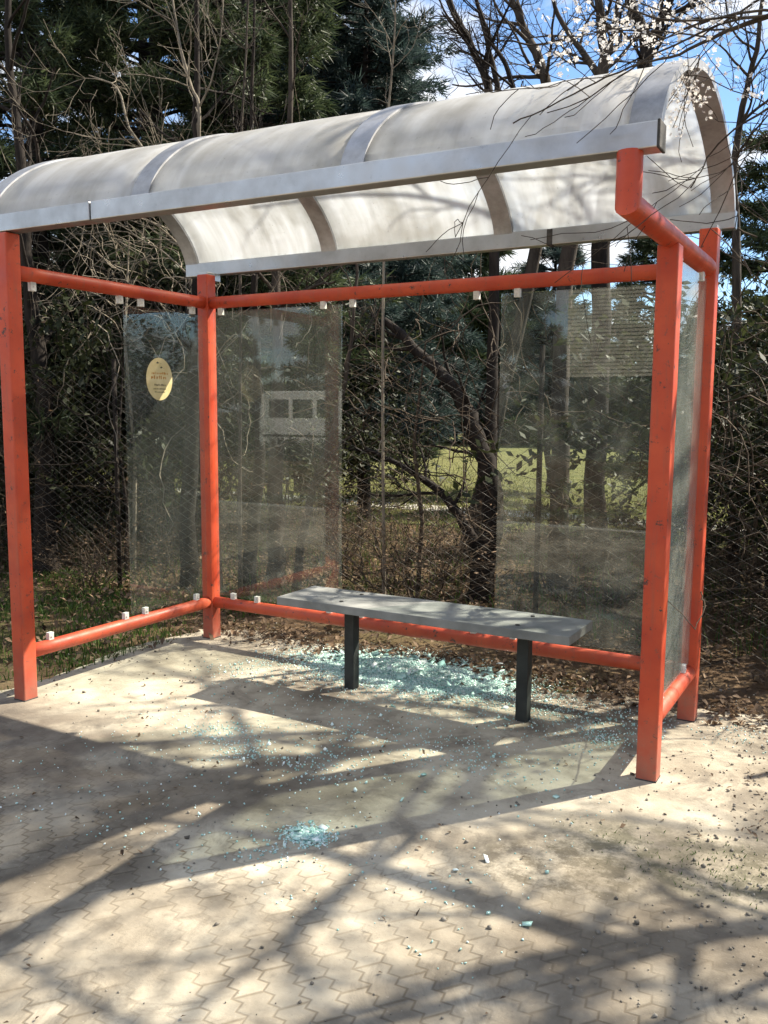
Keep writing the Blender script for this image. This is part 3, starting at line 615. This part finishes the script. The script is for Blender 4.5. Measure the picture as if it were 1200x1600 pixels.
# light-barked saplings
bare_tree('sapling', 'pale forked sapling rising above the left part of the roof', [
    ([(-.93, 2.6, 0), (-1.0, 2.6, 1.65), (-1.09, 2.6, 3.37), (-1.07, 2.6, 3.8), (-1.14, 2.6, 3.9), (-1.26, 2.6, 4.25), (-1.32, 2.6, 4.59), (-1.35, 2.6, 5.0)], 0.018, 0.006),
    ([(-1.07, 2.6, 3.77), (-.95, 2.6, 3.92), (-.85, 2.6, 4.22), (-.8, 2.6, 4.7)], 0.009, 0.005)], BP, 21, kids=9, length=0.55, start=0.4, maxl=1, cat='sapling')
bare_tree('sapling', 'straight thin sapling right of the pale forked one', [
    ([(-.73, 2.6, 0), (-.7, 2.6, 2.14), (-.67, 2.6, 3.46), (-.61, 2.6, 4.09), (-.57, 2.6, 4.8)], 0.015, 0.005)], B, 22, kids=10, length=0.5, start=0.4, maxl=1, cat='sapling')
bare_tree('sapling', 'crooked pale sapling above the left end of the roof', [
    ([(-1.0, 2.6, 0), (-1.1, 2.6, 1.6), (-1.18, 2.6, 2.51), (-1.49, 2.6, 3.33), (-1.83, 2.6, 3.72), (-1.92, 2.6, 4.06), (-2.26, 2.6, 4.2)], 0.02, 0.005)], BP, 23, kids=14, length=0.7, start=0.3, maxl=2, cat='sapling')
bare_tree('sapling', 'tall thin sapling at the edge of the blue sky gap', [
    ([(.48, 2.8, 0), (.45, 2.8, 2.1), (.48, 2.8, 3.48), (.53, 2.8, 3.94), (.55, 2.8, 4.7)], 0.013, 0.004)], BP, 24, kids=9, length=0.5, start=0.3, maxl=1, cat='sapling')
# trees standing to the right of the view: their branches reach in and their shadows fall on the paving
tips = []
e, b_ = bare_tree('blossom_tree', 'white-blossomed plum tree reaching over the right end of the roof', [
    ([(5.3, 1.9, 0), (5.2, 1.85, .9), (5.3, 1.8, 1.7), (5.1, 1.9, 2.6), (5.0, 2.0, 3.4), (5.1, 2.1, 4.4)], 0.085, 0.02),
    ([(5.22, 1.85, 1.4), (4.8, 1.2, 2.1), (4.2, .3, 2.5), (3.48, -.15, 2.53), (3.34, -.15, 2.52), (3.22, -.15, 2.50), (3.11, -.15, 2.46), (3.0, -.15, 2.46), (2.87, -.15, 2.43), (2.73, -.15, 2.38), (2.61, -.15, 2.35)], 0.022, 0.0022),
    ([(5.1, 1.9, 2.4), (4.5, 1.2, 2.55), (3.9, .5, 2.6), (3.48, .2, 2.45), (3.31, .2, 2.39), (3.18, .2, 2.32), (3.12, .2, 2.24), (3.09, .18, 2.17)], 0.02, 0.0022),
    ([(5.1, 1.9, 2.5), (4.5, 1.2, 2.9), (3.9, .5, 2.95), (3.46, .2, 2.78), (3.29, .2, 2.72), (3.14, .2, 2.66), (3.07, .2, 2.62), (3.01, .2, 2.60)], 0.02, 0.0022),
    ([(5.1, 1.95, 3.0), (5.6, 1.2, 3.6), (5.9, .6, 4.2)], 0.03, 0.01),
    ([(5.05, 2.0, 3.2), (4.3, 2.6, 3.9), (3.8, 2.9, 4.6)], 0.045, 0.012),
    ([(5.1, 1.95, 2.8), (6.0, 2.6, 3.5), (6.6, 3.0, 4.0)], 0.03, 0.01)], B, 31, kids=9, length=0.5, start=0.5, maxl=1, cat='tree', tips=tips, up=0.12)
def blossoms(e, tips, n, R, s0=0.010, s1=0.016):
    V, Fc, k = [], [], 0
    for _ in range(n):
        P = tips[R.integers(len(tips))]; j = R.integers(1, len(P)); c0 = P[j]+R.normal(size=3)*0.012
        for q in range(R.integers(1, 4)):
            c = c0+R.normal(size=3)*0.016; ax = unit(R.normal(size=3)); a = unit(np.cross(ax, R.normal(size=3))); b = np.cross(ax, a); s = R.uniform(s0, s1)
            for p_ in range(5):
                t0 = p_*2*math.pi/5; d1 = a*math.cos(t0-0.5)+b*math.sin(t0-0.5); d2 = a*math.cos(t0+0.5)+b*math.sin(t0+0.5); d3 = a*math.cos(t0)+b*math.sin(t0)
                V += [c, c+d1*s*0.75+ax*s*0.2, c+d3*s+ax*s*0.35, c+d2*s*0.75+ax*s*0.2]; Fc.append((k, k+1, k+2, k+3)); k += 4
    return fast_mesh('blossom', np.array(V), np.array(Fc), MAT['blossom'], e, 4)
def in_open(P):                                        # clusters sit on the outer, upper twigs
    w = P+b_; return w[:, 2].mean() > 2.5 and w[:, 0].mean() > 2.75 and (w[:, 0].mean() < 3.7 or w[:, 2].mean() > 2.9)
blossoms(e, [t for t in tips if in_open(t)], 2400, np.random.default_rng(3), 0.006, 0.010)
def spreading_tree(label, x, y, H0, reach, nl, seed, zt, R0=0.10):
    # tall trunk, then long flat limbs well above the frame
    R = np.random.default_rng(seed); T = [(x, y, 0), (x+R.normal()*.1, y, H0*.4), (x, y+R.normal()*.1, H0*.75), (x-.1, y, H0), (x-.2, y-.1, H0+1.5)]
    L = [(T, R0, 0.02)]
    for i in range(nl):
        a = 2*math.pi*(i+R.uniform(0, .8))/nl; h = H0*R.uniform(.72, 1.05); d = np.array([math.cos(a), math.sin(a), 0]); rc = reach*R.uniform(.7, 1.1); zz = R.uniform(zt[0], zt[1]); pts = []
        side = np.array([-d[1], d[0], 0])*R.normal()*.35
        for q in np.linspace(0, 1, 6):
            p = np.array([x, y, 0])+d*rc*q+side*math.sin(q*3)*rc*.35+R.normal(size=3)*.05*(q > 0); p[2] = h+(zz-h)*min(1, q*1.8)+.25*max(0, q-.5)
            pts.append(tuple(p))
        L.append((pts, 0.042*R.uniform(.7, 1.1), 0.012))
    bare_tree('bare_tree', label, L, B, seed, kids=12, length=0.75, start=0.7, maxl=2, rk=0.019, wig=0.45, gk=3, up=0.02)
spreading_tree('low spreading bare tree right of the photographer, outside the view', 5.9, 1.3, 3.4, 2.1, 11, 35, (3.9, 4.6), 0.08)
spreading_tree('broad bare tree standing right of the shelter, outside the view', 4.6, 3.9, 4.9, 2.4, 11, 36, (5.1, 5.9))
spreading_tree('tall bare tree beside the paving beyond the right edge of the view', 7.4, 3.2, 4.6, 2.4, 11, 37, (4.9, 5.7))

# conifers: tapered trunk, whorled limbs, thousands of needle sprays
def conifer(name, label, loc, H, Rr, seed, mat, bmat, low=0.15, dens=1.0, droop=0.25, tl=0.16, tw_=0.019, per=15, group=None, limbs=None):
    R = np.random.default_rng(seed); e = tag(empty(name, loc, R.uniform(0, 6)), label, 'conifer', group)
    t = Tubes(); zz = np.linspace(-0.15, H, 12); t.add(np.stack([R.normal(size=12)*0.03, R.normal(size=12)*0.03, zz], 1), np.linspace(H*0.009+0.03, 0.015, 12), 9)
    nl = limbs or int(H*19*dens); sp_, sd_ = [], []
    for i in range(nl):
        f_ = low+(1-low)*(i+R.random())/nl; z = H*f_; a = R.uniform(0, 2*math.pi)
        ln = Rr*(1-f_)**0.75*R.uniform(0.65, 1.12)+0.12; up = R.uniform(-droop, 0.25)+0.3*f_
        m_ = 8; s = np.linspace(0, 1, m_); d = np.array([math.cos(a), math.sin(a), 0])
        P = d*(s*ln)[:, None]+np.array([0, 0, 1])*(z+up*ln*s-droop*ln*s**2+0.12*ln*s**3)[:, None]+R.normal(size=(m_, 3))*0.02
        t.add(P, np.linspace(0.012+0.012*ln, 0.005, m_), 4)
        k = int(ln*26)+4
        for _ in range(k):
            q = R.uniform(0.22, 1.0)**0.8; b = np.array([np.interp(q, s, P[:, c]) for c in range(3)])
            side = np.cross(d, [0, 0, 1])*R.choice((-1, 1)); dv = unit(d*R.uniform(0.3, 1)+side*R.uniform(0.2, 1.0)+np.array([0, 0, R.uniform(-0.35, 0.35)]))
            off = R.uniform(0.05, 0.30)*(1.1-q*0.6)*min(1.3, ln*0.8)
            sp_.append(b+dv*off); sd_.append(dv)
    S = np.array(sp_); D = np.array(sd_); n = len(S)*per
    S = np.repeat(S, per, 0)+R.normal(size=(n, 3))*0.035; D = np.repeat(D, per, 0)+R.normal(size=(n, 3))*0.55; D /= np.linalg.norm(D, axis=1)[:, None]
    w = np.cross(D, R.normal(size=(n, 3))); w /= np.linalg.norm(w, axis=1)[:, None]
    l = R.uniform(0.6, 1.2, (n, 1))*tl
    V = np.stack([S-w*tw_*0.5, S+w*tw_*0.5, S+D*l], 1).reshape(-1, 3)
    t.build('trunk', bmat, e); fast_mesh('crown', V, np.arange(n*3).reshape(-1, 3), mat, e)
    return e
NE, NB = MAT['needle'], MAT['needle_blue']
GC = 'dark conifers behind the shelter'
conifer('conifer', 'tall dark conifer at the far left edge of the view', (-4.25, 3.7, 0), 9.5, 2.1, 41, NE, BD, low=0.12, group=GC)
conifer('conifer', 'shaggy olive green conifer above the left end of the roof', (-4.4, 5.6, 0), 11, 2.4, 42, NE, BD, low=0.10, group=GC)
conifer('conifer', 'conifer with drooping sprays behind the pale forked sapling', (-2.5, 4.9, 0), 9.0, 1.8, 43, NE, BD, low=0.22, group=GC)
conifer('conifer', 'bluish dark conifer left of the blue sky gap', (-3.4, 8.0, 0), 11.5, 2.6, 44, NB, BD, low=0.12, group=GC)
conifer('conifer', 'slimmer bluish conifer whose ragged tips edge the sky gap', (-2.35, 7.2, 0), 7.6, 1.75, 45, NB, BD, low=0.18, group=GC)
conifer('conifer', 'dark low-branched conifer filling the gap right of the rear right post', (2.55, 8.6, 0), 4.9, 2.0, 46, NE, BD, low=0.16, group=GC)
conifer('conifer', 'small dark conifer on the lawn behind the right back pane', (0.5, 11.0, 0), 4.2, 1.7, 47, NE, BD, low=0.33, group=GC)
conifer('conifer', 'small bluish conifer standing left of its twin on the lawn', (-1.6, 12.5, 0), 4.6, 1.8, 48, NB, BD, low=0.33, group=GC)
# far belt of evergreens closing the lawn
conifer('conifer', 'tall dark conifer filling the gap behind the leftmost ones', (-6.3, 7.4, 0), 12, 2.6, 49, NE, BD, low=0.2, group=GC)
conifer('conifer', 'tallest bluish conifer at the back of the dark group', (-5.3, 10.0, 0), 13.5, 3.0, 50, NB, BD, low=0.2, group=GC)
proto = conifer('conifer', 'dark evergreen in the far belt beyond the lawn', (-16, 30, 0), 7.0, 3.2, 51, NE, BD, low=0.04, dens=0.8, tl=0.45, tw_=0.07, per=10, group='evergreens in the far belt beyond the lawn', limbs=90)
rr = random.Random(4)
spots = []
for i in range(26):
    x = -30+i*1.75; spots.append((x+rr.uniform(-.5, .5), 33-0.15*x+rr.uniform(-2, 2), rr.uniform(0.62, 0.82) if x > -10 else rr.uniform(0.9, 1.5)))
for i in range(5): spots.append((-19+i*1.9, 19+rr.uniform(-1, 1), rr.uniform(0.85, 1.3)))
for i, (x, y, s) in enumerate(spots):
    o = proto if i == 0 else copy_tree(proto)
    o.location = (x, y, 0); o.rotation_euler[2] = rr.uniform(0, 6); o.scale = (s*rr.uniform(0.85, 1.1), s*rr.uniform(0.85, 1.1), s)

# bushes: evergreen and twiggy ones
def shrub(name, label, loc, H, Rr, seed, nst, leaf=None, nleaf=0, mat=None, group=None, cat='shrub', ls=0.03, maxl=2, r0=0.008):
    R = np.random.default_rng(seed); e = tag(empty(name, loc), label, cat, group); t = Tubes(); tp_ = []
    for i in range(nst):
        a = R.uniform(0, 2*math.pi); sp = R.uniform(0.05, 1)*Rr/H
        p = np.array([math.cos(a), math.sin(a), 0])*R.uniform(0, 0.25)*Rr; p[2] = -0.03
        grow(t, p, np.array([math.cos(a)*sp, math.sin(a)*sp, 1.0]), H*R.uniform(0.6, 1.05), r0*R.uniform(.6, 1.2), 0, maxl, R, 0.02, 0.32, 5, tp_, 3, (0.3, 1.0))
    t.build('stems', mat or MAT['twig'], e)
    if leaf:
        V, k = [], 0; allp = np.concatenate(tp_)
        c = allp[R.integers(len(allp), size=nleaf)]+R.normal(size=(nleaf, 3))*0.03
        u = R.normal(size=(nleaf, 3)); u /= np.linalg.norm(u, axis=1)[:, None]; w = np.cross(u, R.normal(size=(nleaf, 3))); w /= np.linalg.norm(w, axis=1)[:, None]
        s = R.uniform(0.6, 1.3, (nleaf, 1))*ls
        V = np.stack([c-u*s, c-w*s*.45, c+u*s, c+w*s*.45], 1).reshape(-1, 3)
        fast_mesh('foliage', V, np.arange(nleaf*4).reshape(-1, 4), leaf, e, 4)
    return e
GT = 'leafless bushes in the thicket behind the shelter'
twp = [shrub('leafless_bush', 'leafless brown bush in the thicket behind the shelter', (0, 0, 0), 1.9, 0.8, 60+i, 11, MAT['dryleaf'], 260, group=GT, ls=0.02) for i in range(3)]
twp += [shrub('leafless_bush', 'leafless brown bush in the thicket behind the shelter', (0, 0, 0), 1.5, 0.7, 66, 16, MAT['dryleaf'], 500, group=GT, ls=0.022)]
rr = random.Random(9); used = set()
tw_spots = [(-3.6, 3.0), (-2.2, 3.3), (-1.6, 2.9), (-1.9, 2.2), (-3.2, 2.2), (-.35, 3.6), (.25, 3.2), (.5, 4.0), (1.6, 3.6), (1.9, 3.9), (2.0, 4.6), (-.9, 4.4), (3.05, 4.0), (3.3, 3.4), (1.2, 4.9), (.75, 2.75), (-2.6, 4.1), (-.6, 3.1), (3.7, 3.9), (2.9, 4.9), (-4.4, 2.4), (-1.6, 5.2)]
for i, (x, y) in enumerate(tw_spots):
    k = i % 4; o = twp[k] if k not in used else copy_tree(twp[k]); used.add(k)
    o.location = (x, y, 0); o.rotation_euler[2] = rr.uniform(0, 6); s = rr.uniform(0.8, 1.25); h_ = 0.42 if x > -2.0 else 0.95
    o.scale = (s, s, s*h_*rr.uniform(0.8, 1.15))
GE = 'dark evergreen bushes in the thicket'
evp = [shrub('evergreen_bush', 'dull dark evergreen bush in the thicket', (0, 0, 0), 2.2, 1.0, 70+i, 12, MAT['evergreen_leaf'], 7000, group=GE, ls=0.035) for i in range(2)]
used = set()
ev_spots = [(-5.2, 4.4), (-3.6, 4.2), (-2.9, 5.0), (-4.9, 2.9), (-3.2, 6.4), (2.9, 6.4), (3.4, 5.0), (2.9, 4.6), (3.9, 4.3), (-5.6, 3.4), (-2.1, 6.0), (-3.1, 3.5), (-2.3, 3.9), (-4.1, 3.3), (-3.6, 2.9), (3.2, 3.9)]
for i, (x, y) in enumerate(ev_spots):
    k = i % 2; o = evp[k] if k not in used else copy_tree(evp[k]); used.add(k)
    o.location = (x, y, 0); o.rotation_euler[2] = rr.uniform(0, 6); s = rr.uniform(0.8, 1.2); o.scale = (s, s, s*rr.uniform(0.8, 1.2))
# tangle of climbing stems high on the left
def tangle(name, label, c, sp, seed, n, mat):
    R = np.random.default_rng(seed); e = tag(empty(name, (c[0], c[1], 0)), label, 'climber'); t = Tubes()
    for i in range(n):
        p = np.array([R.normal()*sp[0], R.normal()*sp[1], c[2]+R.normal()*sp[2]]); d = unit(R.normal(size=3)*np.array([1, .6, .9]))
        L0 = R.uniform(0.5, 1.6); k = 12; pts = [p]
        for j in range(k):
            d = unit(d+R.normal(size=3)*0.28+np.array([0, 0, -0.05])); pts.append(pts[-1]+d*L0/k)
        t.add(np.array(pts), np.linspace(R.uniform(0.003, 0.007), 0.0018, k+1), 3)
    t.add(np.array([(0, 0, -0.05), (0.03, 0.02, c[2]*0.4), (-0.04, 0, c[2]*0.8), (0.05, 0, c[2]+sp[2])]), np.array([0.02, 0.018, 0.014, 0.006]), 5)
    t.build('stems', mat, e); return e
tangle('climber', 'tangle of bare climbing stems above the left side rail', (-2.2, 2.9, 2.55), (0.9, 0.3, 0.42), 81, 230, BP)
tangle('climber', 'tangle of brown stems behind the missing left side pane', (-2.0, 2.6, 1.4), (0.7, 0.3, 0.5), 82, 110, MAT['bark_dark'])
tangle('climber', 'tangle of fine stems around the leaning dark tree', (0.6, 3.1, 1.5), (0.6, 0.25, 0.45), 83, 110, MAT['twig'])
tangle('climber', 'tangle of fine stems right of the shelter', (3.15, 2.9, 1.2), (0.5, 0.4, 0.5), 84, 160, MAT['twig'])

# ------------------------------------------------------------------ chain-link fence behind the shelter
fe = tag(empty('chain_link_fence', (0, 2.28, 0)), 'sagging chain-link fence running behind the shelter', 'fence')
p_ = 0.068; Hf = 1.75; x0, x1 = -4.5, 4.5; V, Fq, nn = [], [], 0
nx = int((x1-x0)/p_); nz_ = int(Hf/(p_/2))
zz = np.arange(nz_+1)*p_/2
for i in range(nx):
    sgn = np.where((np.arange(nz_+1)+i) % 2 == 0, 0, 1)
    xs = x0+i*p_+sgn*p_*1.0; ys = 0.03*np.sin(xs*1.7)+0.02*np.sin(zz*3+xs)+np.where(np.arange(nz_+1) % 2 == 0, 0.002, -0.002)
    v, f = tube(np.stack([xs, ys, zz+0.03+0.03*np.sin(xs*1.3)], 1), 0.0013, 3, False); V.append(v); Fq.append(np.array(f)+nn); nn += len(v)
fast_mesh('wire_mesh', np.concatenate(V), np.concatenate(Fq), MAT['wire'], fe, 4)
for x in (-4.4, -1.75, 1.85, 4.4):
    mb = MB(); mb.tube([(x, 0.02, -0.05), (x, 0.02, 1.0), (x, 0.02, 1.85)], 0.018, 8); mb.build('post', MAT['bark_dark'], fe)

# ------------------------------------------------------------------ across the road, behind the photographer (seen mirrored in the panes)
bu = tag(empty('minibus', (-10.3, -17.6, -0.1)), 'white minibus parked across the road, mirrored in the left back pane', 'minibus')
mb = MB()
prof_ = [(0, .38), (0, 1.1), (.12, 2.0), (.3, 2.12), (5.4, 2.12), (5.75, 1.95), (6.15, 1.25), (6.5, 1.1), (6.6, .5), (6.5, .38)]
X = lambda u: u-3.3
n = len(prof_); vv = [(X(a), y, z) for y in (-0.95, 0.95) for a, z in prof_]
mb.add(vv, [tuple(range(n)), tuple(range(2*n-1, n-1, -1))]+[(i, i+n, (i+1) % n+n, (i+1) % n) for i in range(n)])
mb.build('body', MAT['bus_white'], bu, 0.03)
for u in (0.42, 1.32, 2.22, 3.12, 4.05):
    for y in (0.953, -0.953):
        mb = MB(); mb.box(X(u), X(u+0.74), y-0.008, y+0.008, 1.30, 1.86); mb.build('window', MAT['bus_glass'], bu, 0.006)
for y in (0.956, -0.956):
    mb = MB(); mb.box(X(.15), X(6.4), y-0.006, y+0.006, 0.72, 0.78); mb.build('trim_strip', MAT['rubber'], bu)
for u in (1.2, 5.3):
    for y in (0.85, -0.85):
        mb = MB(); mb.tube([(X(u), y-0.12, .33), (X(u), y+0.12, .33)], 0.33, 24)
        w = mb.build('wheel', MAT['rubber'], bu); mb = MB(); mb.tube([(X(u), y-0.125, .33), (X(u), y+0.125, .33)], 0.19, 20); mb.build('rim', MAT['alu'], w)
for y in (0.6, -0.6):
    mb = MB(); mb.box(X(6.56), X(6.62), y-0.16, y+0.16, 0.75, 0.92); mb.build('headlight', MAT['clip'], bu, 0.01)
hs = tag(empty('building', (-0.05, -24.0, 0)), 'beige clapboard building across the road, mirrored in the right back pane', 'building')
mb = MB()
for i in range(34): 
    z = 2.5+i*0.11; mb.add([(-5, 3, z), (5, 3, z), (5, 3.02, z), (-5, 3.02, z), (-5, 2.995, z+0.11), (5, 2.995, z+0.11)], [(0, 1, 2, 3), (3, 2, 5, 4)])
mb.box(-5, 5, -3, 2.99, 2.5, 6.24); mb.build('upper_wall', MAT['siding'], hs)
mb = MB(); mb.box(-4.9, 4.9, -2.9, 2.9, -0.1, 2.5); mb.build('lower_wall', MAT['dark_wall'], hs)
mb = MB(); mb.box(-0.9, 0.1, 2.9, 2.95, 0, 2.1); mb.build('door', MAT['red_door'], hs)
mb = MB(); mb.add([(-5.4, -3.4, 6.24), (5.4, -3.4, 6.24), (5.4, 3.4, 6.24), (-5.4, 3.4, 6.24), (-5.4, 0, 8), (5.4, 0, 8)], [(0, 3, 2, 1), (0, 1, 5, 4), (2, 3, 4, 5), (0, 4, 3), (1, 2, 5)]); mb.build('roof', MAT['roof_tile'], hs)
for x in (1.2, 3.4):
    mb = MB(); mb.box(x, x+1.0, 3.0, 3.05, 3.4, 4.6); w = mb.build('window', MAT['bus_glass'], hs)
    mb = MB(); mb.box(x-.07, x+1.07, 3.0, 3.06, 3.33, 3.4); mb.build('sill', MAT['clip'], w)
bh = [(-22, -24), (-16, -26), (-8, -25), (9, -23), (14, -21), (20, -22), (-30, -20)]
for i, (x, y) in enumerate(bh):
    o = copy_tree(proto); o['label'] = 'dark evergreen across the road behind the photographer'; o['group'] = 'evergreens across the road'
    o.location = (x, y, -0.1); s = rr.uniform(0.9, 1.3); o.scale = (s, s, s); o.rotation_euler[2] = rr.uniform(0, 6)
GH = 'low dark bushes in front of the minibus'
for i in range(7):
    o = copy_tree(evp[i % 2]); o['label'] = 'low dark bush in front of the parked minibus'; o['group'] = GH
    o.location = (-15+i*1.15, -15.4+rr.uniform(-.2, .2), -0.1); o.rotation_euler[2] = rr.uniform(0, 6); o.scale = (0.7, 0.7, 0.30+0.05*(i % 3))
